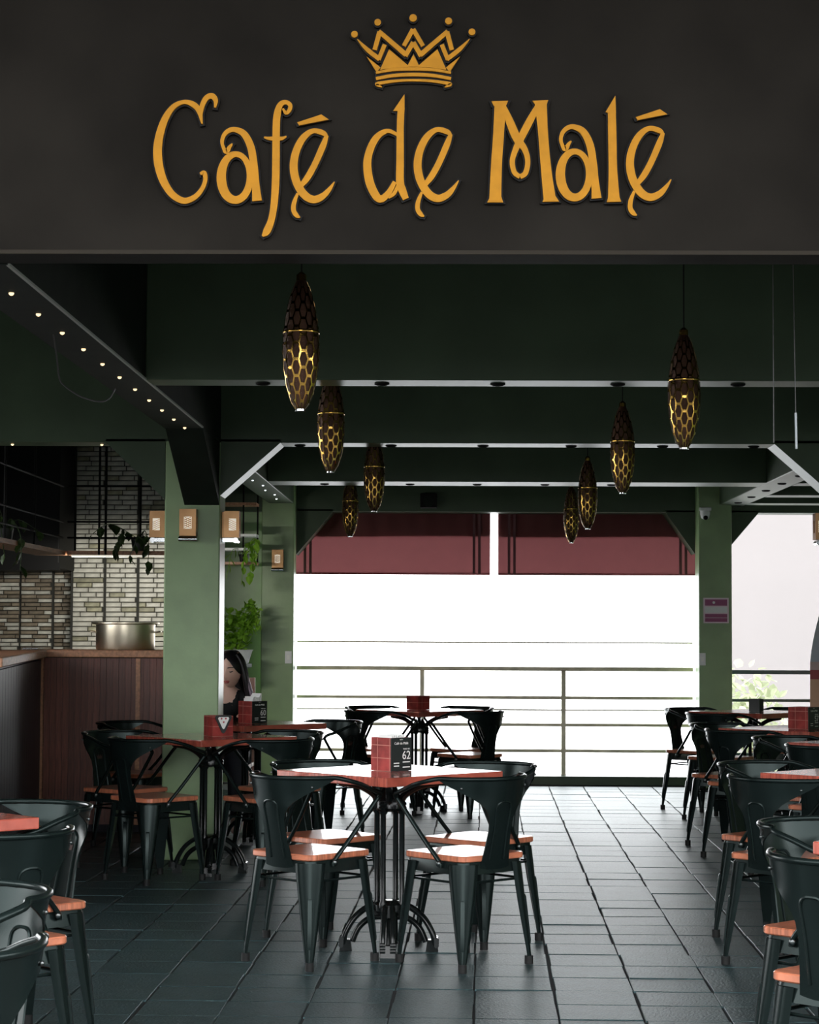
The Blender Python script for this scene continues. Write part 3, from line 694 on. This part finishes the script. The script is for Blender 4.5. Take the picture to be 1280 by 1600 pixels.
for i, (x, y, z, lb) in enumerate(pend):
    if i == 0: p0.location = (x, y, z); p0['label'] = lb; p0.rotation_euler.z = .2
    else: dup(p0, (x, y, z), random.uniform(0, 3), lb)

# ------------------------------------------------------------------ wall lamps
def make_sconce():
    o = thing('wall_lamp', 'x', 'wall lamp', (0,0,0), 0, 'bronze lattice wall lamps on the pillars')   # back plane at y=0, faces -y
    MB().box2((-.045,-.012,-.085),(.045,0,.085)).build('back_plate', COPPER, o, bevel=.002)
    b = MB(); hw_, d0, d1 = .05, -.105, -.012
    b.box2((-hw_, d0, .045), (hw_, d1, .09)); b.box2((-hw_, d0, -.07), (hw_, d1, -.028))
    for x0, x1 in ((-hw_, -.024), (.024, hw_)): b.box2((x0, d0, -.028), (x1, d0+.018, .045)); b.box2((x0, d1-.03, -.028), (x1, d1, .045))
    b.build('housing', COPPER, o)
    MB().box2((-.034, -.090, -.028), (.034, -.02, .045)).build('lit_panel', LAMPG, o)
    l = MB()
    for s in (-1, 1):
        for k in range(-4, 5): 
            z = .009 + k*.012
            if -.026 < z < .043: l.box((0, -.099, z), (.046, .003, .004), ry=s*.45)
        for k in range(-4, 5):
            z = .009 + k*.012
            if -.026 < z < .043: l.box((s*.045, -.058, z), (.003, .06, .0035), rx=.45)
    tag(l.build('lattice', COPPER, o), kind='stuff')
    MB().tube([(-.055,-.085,-.088),(.055,-.085,-.088)], .016, 12).build('glass_tube', CHROME, o, 50)
    MB().box2((-.05,-.08,-.10),(.05,-.0,-.072)).build('bottom_tray', CHROME, o, bevel=.003)
    return o
sc = [(-1.542,12.65,2.0,0,'bronze lattice wall lamp on the front face of the near green pillar'), (-1.694,12.80,2.0,D(-90),'bronze lattice wall lamp on the kitchen side of the near green pillar'),
      (-1.36,12.80,2.0,D(90),'bronze lattice wall lamp on the window side of the near green pillar'), (-1.49,18.72,1.99,0,'small bronze lattice wall lamp on the far pillar under the maroon awning corner'),
      (2.33,12.80,2.0,D(-90),'dark bronze lattice wall lamp cut by the right edge above the pink banner')]
s0 = make_sconce()
for i, (x, y, z, rz, lb) in enumerate(sc):
    if i == 0: s0.location = (x, y, z); s0['label'] = lb
    else: dup(s0, (x, y, z), rz, lb)

# ------------------------------------------------------------------ bar counter
ct = thing('bar_counter', 'mahogany plank-fronted bar counter beside the near green pillar', 'counter', (-2.77, 14.4, 0))
pk = MB().loft([[(-.0205,0,.05),(.0205,0,.05),(.0205,.02,.05),(-.0205,.02,.05)], [(-.0205,0,1.175),(.0205,0,1.175),(.0205,.02,1.175),(-.0205,.02,1.175)]]).mesh('plank', MAHOG)
for k in range(20):
    put('plank', pk, ct, loc=(.055 + .0425*k, -.02 + random.uniform(-.002,.002), 0))
MB().box2((.03,0,.0),(.92,.55,1.18)).build('carcass', DARKP, ct)
MB().box2((.03,-.012,.0),(.92,0,.05)).build('plinth', DARKP, ct)
MB().box2((.662,-.035,.05),(.692,-.022,1.175)).build('batten', OAK, ct)
MB().box2((-.015,-.04,.0),(.032,.02,1.175)).build('corner_post', OAK, ct)
ang = math.atan2(-3.4, .45)
left = Matrix.Rotation(ang, 4, 'Z')
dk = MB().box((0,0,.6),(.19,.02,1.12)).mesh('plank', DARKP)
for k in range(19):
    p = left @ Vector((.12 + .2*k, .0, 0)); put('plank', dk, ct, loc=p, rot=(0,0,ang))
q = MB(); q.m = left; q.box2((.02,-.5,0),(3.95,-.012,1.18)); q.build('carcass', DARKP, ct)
wt = tag(MB().box2((-.03,-.06,1.18),(.93,.60,1.23)).build('worktop', OAK, None, bevel=.006, loc=(-2.77,14.4,0)), 'light brown wooden worktop on the mahogany bar', 'worktop')
q = MB(); q.m = left; q.box2((.08,-.56,1.18),(3.98,.05,1.23)); w2 = q.build('worktop', OAK, None, bevel=.006, loc=(-2.77,14.4,0)); tag(w2, 'narrow wooden worktop on the dark-planked side of the bar', 'worktop')
pot = thing('stock_pot', 'wide shallow steel pot standing on the mahogany bar', 'pot', (-2.235, 14.72, 1.231))
MB().lathe([(.20,0),(.205,.01),(.205,.175),(.198,.175),(.198,.02),(.01,.02)], n=40).build('body', STEEL, pot, 40)
MB().lathe([(.205,.172),(.235,.180),(.235,.188),(.203,.188),(.203,.178)], n=40).build('rim', STEEL, pot, 40)
for s in (-1,1): MB().tube(cr([(s*.20,-.05,.12),(s*.24,-.045,.125),(s*.245,0,.125),(s*.24,.045,.125),(s*.20,.05,.12)],4), .006, 8).build('handle', STEEL, pot, 50)
tr = tag(MB().box2((-.11,-.05,0),(.0,.16,.012)).build('steel_tray', CHROME, None, bevel=.003, loc=(-2.80,14.55,1.231)), 'small shiny tray lying at the bar corner', 'tray')

# hood and hanging shelf
hd = thing('extractor_hood', 'large black hood hanging over the kitchen, before the older brick wall', 'hood', (-3.75, 17.3, 1.85))
MB().box2((-.80,-.5,0),(.66,.38,1.45)).build('body', BLACK, hd, bevel=.01); MB().box2((-.81,-.52,-.01),(.67,-.49,.05)).build('lip', BLACK, hd)
hs = thing('hanging_shelf', 'black steel shelf with wooden boards hanging over the bar, pothos trailing from it', 'shelf', (-2.5, 16, 1.95))
MB().box2((-.36,-.12,-.02),(.42,.12,.012)).build('board', OAK, hs); MB().box2((-.62,-3.0,-.02),(-.38,.0,.012)).build('board', OAK, hs)
for z in (.11,.23,.5):
    MB().tube([(-.36,-.12,z),(.42,-.12,z)], .008, 6).build('rail', BLACK, hs); MB().tube([(-.40,-3,z),(-.40,-.1,z)], .008, 6).build('rail', BLACK, hs)
for x, y in ((-.12,-.12),(-.07,-.12),(-.34,.1),(.16,.1),(.40,.1),(-.6,-2.9),(-.40,-2.2),(-.40,-1.2)): MB().tube([(x,y,-.02),(x,y,CZ-1.95)], .009, 6).build('rod', BLACK, hs)
la = bpy.data.lights.new('shelf_lamp', 'AREA'); la.shape = 'RECTANGLE'; la.size = .75; la.size_y = .06; la.energy = 22; la.color = (1, .96, .86)
lo = bpy.data.objects.new('shelf_lamp', la); COL.objects.link(lo); lo.location = (-2.45, 15.9, 1.89); lo.rotation_euler = Vector((-.05, .8, -.38)).to_track_quat('-Z', 'Y').to_euler()
MB().box2((-.33,-.12,-.034),(.39,-.08,-.02)).build('light_strip', LAMPG, hs)
def vine(name, label, loc, strands, mat_, ls, potr=.06, cat='plant'):
    o = thing(name, label, cat, loc)
    MB().lathe([(potr*.75,0),(potr,potr*1.5),(potr*.93,potr*1.5),(potr*.85,potr*1.3),(.002,potr*1.3)], n=14).build('pot', POTD, o, 40)
    st = MB(); lf = MB()
    for pts in strands:
        P = cr(pts, 5); st.tube(P, .003, 5)
        for p in P[2:]:
            if random.random() < .75:
                leaf(lf, Vector(p), ls*random.uniform(.7, 1.2), Matrix.Rotation(random.uniform(0,6.28),4,'Z') @ Matrix.Rotation(random.uniform(-1.5,-.6),4,'X'))
    st.build('stem', mat_, o, 50)['kind'] = 'stuff'; lf.build('leaves', mat_, o)['kind'] = 'stuff'
    return o
vine('pothos_plant', 'dark trailing pothos on the hanging shelf in front of the pale bricks', (-2.33,15.95,1.963), [[(0,0,.09),(.06,-.1,.15),(.1,-.16,.02),(.09,-.17,-.13)], [(0,0,.09),(-.1,-.08,.14),(-.14,-.15,.05),(-.16,-.16,-.02)], [(0,0,.09),(.14,-.1,.14),(.26,-.13,.10)], [(0,0,.09),(-.2,-.1,.2),(-.33,-.15,.12)], [(0,0,.09),(.02,-.16,.10),(-.05,-.17,-.06)]], LEAFD, .085)
vine('pothos_plant', 'trailing pothos on the near end of the hanging shelf, in the dark upper left', (-3.0,14.3,1.963), [[(0,0,.09),(.06,-.1,.15),(.14,-.16,.02),(.14,-.17,-.2)], [(0,0,.09),(-.1,-.08,.2),(-.14,-.15,.1),(-.16,-.16,-.16)], [(0,0,.09),(.05,.2,.16),(.15,.5,.08)], [(0,0,.09),(.02,-.3,.2),(.1,-.5,-.1)]], LEAFD, .085)
# rack with bright vines by the far pillar
rk = thing('plant_shelf', 'black frame plant shelf with pale board edges between the two green pillars', 'shelf', (-1.76, 18.2, 0))
for z in (1.93, 2.05, 2.17, 2.44): MB().box2((-.30,-.15,z),(.13,.12,z+.022)).build('board', OAK if z in (1.93,2.44) else WHITE, rk)
for x, y in ((-.29,-.14),(.02,-.14),(.12,.11),(-.29,.11)): MB().tube([(x,y,1.93),(x,y,CZ)], .008, 6).build('post', BLACK, rk)
vine('pothos_plant', 'bright green trailing pothos on the plant shelf between the two pillars', (-1.74,18.13,2.193-.24), [[(0,0,.09),(.05,-.14,.16),(.09,-.2,.0),(.06,-.2,-.13)], [(0,0,.09),(-.08,-.15,.1),(-.12,-.2,-.1)], [(0,0,.09),(.09,-.1,.2),(.11,-.16,.15)], [(0,0,.09),(.02,-.18,.05),(.0,-.2,-.2)], [(0,0,.09),(.1,-.16,.1),(.10,-.2,-.04)]], LEAF, .085, .045)
# plant on a stand behind the woman
ps = thing('potted_plant', 'bushy bright green plant in a white pot on a tall stand behind the woman', 'plant', (-1.80, 18.3, 0))
MB().lathe([(.14,0),(.14,.03),(.03,.05),(.03,1.02),(.12,1.05),(.12,1.08)], n=20).build('stand', mat('grey_stand', (.25,.28,.30), .5), ps, 40)
MB().lathe([(.09,1.08),(.125,1.19),(.135,1.20),(.12,1.20),(.01,1.18)], n=20).build('pot', WHITE, ps, 40)
q = MB(); leaves(q, (-.05,0,1.38), (.15,.14,.17), 170, .075); leaves(q, (.10,0,1.46), (.08,.1,.16), 110, .07); leaves(q, (0,0,1.26), (.10,.1,.07), 60, .07); q.build('foliage', LEAF, ps)['kind'] = 'stuff'

# ------------------------------------------------------------------ woman and her wooden chair
wc = thing('wooden_chair', 'high-backed pale wooden chair the woman sits on', 'chair', (-1.53, 14.55, 0))
MB().box2((-.20,-.20,.43),(.20,.20,.46)).build('seat', PINEW, wc, bevel=.006)
for x in (-.18, .18):
    MB().box2((x-.022,.165,0),(x+.022,.205,1.04)).build('back_post', PINEW, wc, bevel=.004); MB().box2((x-.02,-.195,0),(x+.02,-.155,.43)).build('leg', PINEW, wc, bevel=.003)
for z in (.66,.82,.97): MB().box2((-.16,.175,z),(.16,.195,z+.06)).build('back_slat', PINEW, wc)
def skin_mesh(name, verts, edges, rad, mat_, parent, sub=1, root=0):
    me = bpy.data.meshes.new(name); me.from_pydata(verts, edges, []); o = bpy.data.objects.new(name, me); COL.objects.link(o)
    sm = o.modifiers.new('skin', 'SKIN'); sm.use_smooth_shade = True; sv = me.skin_vertices[0].data
    for i, r_ in enumerate(rad): sv[i].radius = (r_, r_) if not isinstance(r_, tuple) else r_; sv[i].use_root = i == root
    o.modifiers.new('sub', 'SUBSURF').levels = sub; o.modifiers['sub'].render_levels = sub
    dg = bpy.context.evaluated_depsgraph_get(); m2 = bpy.data.meshes.new_from_object(o.evaluated_get(dg)); bpy.data.objects.remove(o)
    m2.materials.clear(); m2.materials.append(mat_); m2.polygons.foreach_set('use_smooth', [True]*len(m2.polygons)); return m2
wm = thing('person', 'woman with long dark hair and black top seated behind the near pillar, looking down', 'person', (-1.505, 14.42, 0), D(0))
W = [(0,0,.55),(0,-.01,.70),(0,-.03,.84),(0,-.04,.93),(.015,-.06,.985),(.03,-.09,1.04)]; Ed = [(0,1),(1,2),(2,3),(3,4),(4,5)]; Rd = [.135,.115,.125,.085,.048,.05]
for s in (-1, 1):
    b = len(W); W += [(s*.155,-.03,.90),(s*.215,-.09,.74),(s*.20,-.30,.83),(s*.18,-.38,.826)]; Rd += [.052,.042,.034,.026]; Ed += [(3,b),(b,b+1),(b+1,b+2),(b+2,b+3)]
    for k, (dx, ln, r_) in enumerate(((-.030,.075,.009),(-.010,.085,.009),(.010,.08,.009),(.028,.062,.008))):
        n_ = len(W); W += [(s*.18+dx,-.425,.818),(s*.18+dx,-.425-ln*.55,.806),(s*.18+dx,-.425-ln,.788)]; Rd += [r_, r_, r_*.85]; Ed += [(b+3,n_),(n_,n_+1),(n_+1,n_+2)]
    n_ = len(W); W += [(s*.145,-.395,.815),(s*.125,-.43,.796)]; Rd += [.010,.009]; Ed += [(b+3,n_),(n_,n_+1)]
    b = len(W); W += [(s*.10,-.03,.535),(s*.12,-.38,.53),(s*.12,-.36,.09),(s*.125,-.46,.04)]; Rd += [.085,.062,.042,.034]; Ed += [(0,b),(b,b+1),(b+1,b+2),(b+2,b+3)]
body = skin_mesh('body', W, Ed, Rd, SKIN, wm, 2)
# head shaped and merged into the body mesh
HC = Vector((.05,-.115,1.105)); HM = Matrix.Translation(HC) @ Matrix.Rotation(D(-16), 4, 'Z') @ Matrix.Rotation(D(16), 4, 'X')
hm = MB(); n, m_ = 28, 22; rg_ = []
for i in range(m_+1):
    ph = math.pi*i/m_; ring = []
    for j in range(n):
        a = 2*math.pi*j/n; x = .078*math.sin(ph)*math.cos(a); y = .098*math.sin(ph)*math.sin(a); z = -.122*math.cos(ph)
        if z < 0: k = 1 + z*2.1; x *= max(k,.55)*1.0; y = y*(1+z*1.0) - .012*min(1,-z/.1)*(1 if y < 0 else 1)
        if y < 0:
            f_ = math.exp(-(x/.014)**2)
            y -= .022*f_*math.exp(-((z+.022)/.020)**2) + .010*f_*math.exp(-((z-.008)/.03)**2)       # nose
            y += .012*math.exp(-((abs(x)-.030)/.016)**2)*math.exp(-((z-.012)/.012)**2)                # eye sockets
            y -= .008*math.exp(-(x/.022)**2)*math.exp(-((z+.060)/.010)**2) + .008*math.exp(-(x/.02)**2)*math.exp(-((z+.10)/.016)**2)
        ring.append((x, y, z))
    rg_.append(ring)
hm.m = HM; hm.loft(rg_)
for s in (-1,1): hm.ellipsoid((s*.078,.008,-.005),(.012,.022,.032),10,7)
hme = hm.mesh('head', SKIN, 80)
bm = bmesh.new(); bm.from_mesh(body); bm.from_mesh(hme); bm.to_mesh(body); bm.free(); body.polygons.foreach_set('use_smooth', [True]*len(body.polygons))
bo_ = put('body', body, wm)
def on_head(mb): mb.m = HM; return mb
q = on_head(MB()); q.ellipsoid((0,-.094,-.056),(.022,.010,.006),12,6); q.ellipsoid((0,-.093,-.065),(.018,.010,.006),12,6); q.build('lips', LIPS, bo_, 60)
q = on_head(MB())
for s in (-1,1): q.tube(cr([(s*.048,-.070,.012),(s*.034,-.084,.006),(s*.018,-.086,.010)],4), .0028, 6)
q.build('eyelashes', HAIR, bo_, 60)['kind'] = 'stuff'
q = on_head(MB())
for s in (-1,1): q.tube(cr([(s*.052,-.074,.034),(s*.034,-.090,.040),(s*.016,-.093,.036)],4), .003, 6)
q.build('eyebrows', HAIR, bo_, 60)['kind'] = 'stuff'
# hair: cap with curtain strands
hr = on_head(MB()); rings = []
for i in range(12):
    ph = math.pi*.5*i/11; ring = []
    for j in range(24):
        a = 2*math.pi*j/24; front = max(0, -math.sin(a)); lim = 1 - .62*front**3
        p2 = ph*lim*1.15; ring.append((.088*math.sin(p2)*math.cos(a) if i else .001*math.cos(a), (.110*math.sin(p2)*math.sin(a) if i else .001*math.sin(a)) + .004, .130*math.cos(p2)))
    rings.append(ring)
hr.loft(rings); hr.m = Matrix.Identity(4)
for k in range(26):
    a = math.pi*(-.02 + 1.04*k/25); p = HM @ Vector((.082*math.cos(a), .10*math.sin(a), .04))
    ex = .03*math.cos(a); P = cr([HM @ Vector((.05*math.cos(a), .06*math.sin(a), .105)), p, p + Vector((ex, .02*math.sin(a)+.01, -.12)), p + Vector((ex*1.6, .03, -.25)), p + Vector((ex*1.5, .02, -.36))], 5)
    hr.tube(P, [.018]*15 + [.016,.014,.012,.010,.008,.004], 7)
hr.build('hair', HAIR, wm, 70)
hg = MB()
for k in range(4):
    a = math.pi*(.02 + .035*k); p = HM @ Vector((.096*math.cos(a), .112*math.sin(a), .03)); P = cr([p + Vector((-.01,0,.02)), p + Vector((.02,.0,-.10)), p + Vector((.055,-.005,-.22)), p + Vector((.065,-.01,-.30))], 5); hg.tube(P, [.010]*10 + [.009,.008,.007,.006,.005,.003], 6)
hg.build('hair_streak', HAIRG, wm, 70)
CW = [W[0], W[1], W[2], (0,-.035,.905)]; CE = [(0,1),(1,2),(2,3)]; CRd = [.145,.126,.134,.088]
for s in (-1,1):
    b = len(CW); CW += [(s*.16,-.03,.895),(s*.215,-.09,.74),(s*.203,-.26,.826)]; CRd += [.062,.052,.044]; CE += [(3,b),(b,b+1),(b+1,b+2)]
put('black_top', skin_mesh('black_top', CW, CE, CRd, CLOTH, wm, 2), wm)
TW = [(0,0,.535)]; TE = []; TR = [.142]
for s in (-1,1):
    b = len(TW); TW += [(s*.10,-.03,.535),(s*.12,-.38,.535),(s*.12,-.36,.12)]; TR += [.092,.072,.055]; TE += [(0,b),(b,b+1),(b+1,b+2)]
put('trousers', skin_mesh('trousers', TW, TE, TR, DENIM, wm, 2), wm)

# ------------------------------------------------------------------ small fittings
nt_ = thing('notice', 'purple and white printed notice on the far right pillar', 'notice', (2.385, 18.72, 1.56))
MB().box2((-.112,-.004,-.112),(.112,0,.112)).build('sheet', PINKP, nt_)
for z0, z1 in ((.042,.098),(-.062,-.030),(-.100,-.066)): MB().box2((-.098,-.006,z0),(.098,-.004,z1)).build('printed_band', PURPLE, nt_)
MB().lathe([(.010,-.002),(.012,.0),(.010,.002)], n=12).build('printed_mark', WHITE, nt_, loc=(-.02,-.0065,.07), rot=(math.pi/2,0,0)); MB().box2((-.098,-.005,-.02),(.098,-.004,.03)).build('printed_field', WHITE, nt_)
cc = thing('security_camera', 'white dome security camera high on the far right pillar', 'camera', (2.29, 18.70, 2.44))
MB().box2((-.05,-.05,0),(.05,.02,.03)).build('bracket', WHITE, cc, bevel=.004); MB().lathe([(.045,0),(.045,-.03),(.035,-.065),(.002,-.08)], n=18).build('dome', WHITE, cc, 50); MB().ellipsoid((0,-.025,-.06),(.022,.025,.022)).build('lens', BLACK, cc, 60)
sp = thing('loudspeaker', 'small black loudspeaker box fixed on the far crossbeam', 'speaker', (-.16, 19.0, 2.53))
MB().box2((-.075,-.12,-.06),(.075,0,.07)).build('cabinet', BLACK, sp, bevel=.006); MB().lathe([(.05,0),(.05,.006),(.03,.002),(.001,.004)], n=18).build('cone', CEIL, sp, 40, loc=(0,-.12,0), rot=(math.pi/2,0,0))
def switch(x, y, z, rz, lb):
    o = thing('light_switch', lb, 'switch', (x,y,z), rz); MB().box2((-.03,-.008,-.055),(.03,0,.055)).build('plate', WHITE, o, bevel=.003); MB().box2((-.012,-.012,-.02),(.012,-.008,.02)).build('rocker', PAPER, o)
switch(-1.395, 18.72, 1.13, 0, 'pale light switch on the inner edge of the far left pillar'); switch(2.262, 18.72, 1.13, 0, 'pale light switch on the inner edge of the far right pillar')
pc = thing('pull_cord', 'pair of thin dark pull cords hanging behind the right end of the sign fascia', 'cord', (1.13, 7.0, 2.6))
MB().box2((-.09,-.02,0),(.06,.02,.014)).build('bracket', BLACK, pc); MB().tube([(0.0,0,.0),(0.0,0,.75)], .004, 6).build('hanger', BLACK, pc)
MB().tube([(-.045,0,.0),(-.045,0,-.6)], .0016, 5).build('cord', mat('grey_cord', (.06,.06,.06), .6), pc); MB().tube([(.022,0,.0),(.028,0,-.5)], .0016, 5).build('cord', bpy.data.materials['grey_cord'], pc); MB().tube([(.028,0,-.5),(.030,0,-.62)], .004, 8).build('handle', bpy.data.materials['grey_stand'], pc, 50)
cb_ = tag(MB().tube(cr([(-1.505,8,2.497),(-1.49,8,2.40),(-1.48,8,2.33),(-1.46,8,2.30),(-1.40,8,2.26),(-1.33,8,2.24),(-1.29,8,2.25),(-1.265,8,2.29)],5), .0035, 6).build('loose_cable', mat('cable_grey', (.05,.05,.05), .5), None, 50), 'loose dark cable dangling from the left lengthwise beam', 'cable')
# banner in the right bay
bn = thing('feather_banner', 'pink and peach upright banner at the right edge by the dark green railing', 'banner', (3.42, 18.2, 0))
MB().lathe([(.16,0),(.16,.02),(.03,.04),(.015,.06)], n=18).build('base', BLACK, bn, 40); MB().tube([(0.24,0,.0),(.24,0,1.75)], .012, 8).build('pole', WHITE, bn, 40)
def ban(z0, z1, m):
    P = []; k = 6
    def lx(z): return -.30 + .14*max(0, (z-1.1)/.6)**1.5
    q = MB(); rows = [[(lx(z)+(.24-lx(z))*i/6, .012*math.sin(i*1.3+z*4)+d, z) for i in range(7)] for d in (0,) for z in [z0+(z1-z0)*j/k for j in range(k+1)]]
    vs = [p for r_ in rows for p in r_]; vs2 = [(x, y+.003, z) for x, y, z in vs]; fs = []
    for j in range(k):
        for i in range(6): a = j*7+i; fs += [(a,a+1,a+8,a+7),(49+a,49+a+7,49+a+8,49+a+1)]
    q.add(vs+vs2, fs); q.build('cloth_panel', m, bn, 60)
ban(1.12, 1.70, BANB); ban(1.05, 1.12, mat('pink_print', (.75,.55,.55), .6)); ban(.97, 1.05, BANR); ban(.70, .97, BANO); ban(.62, .70, BANR); ban(.12, .62, BANO)
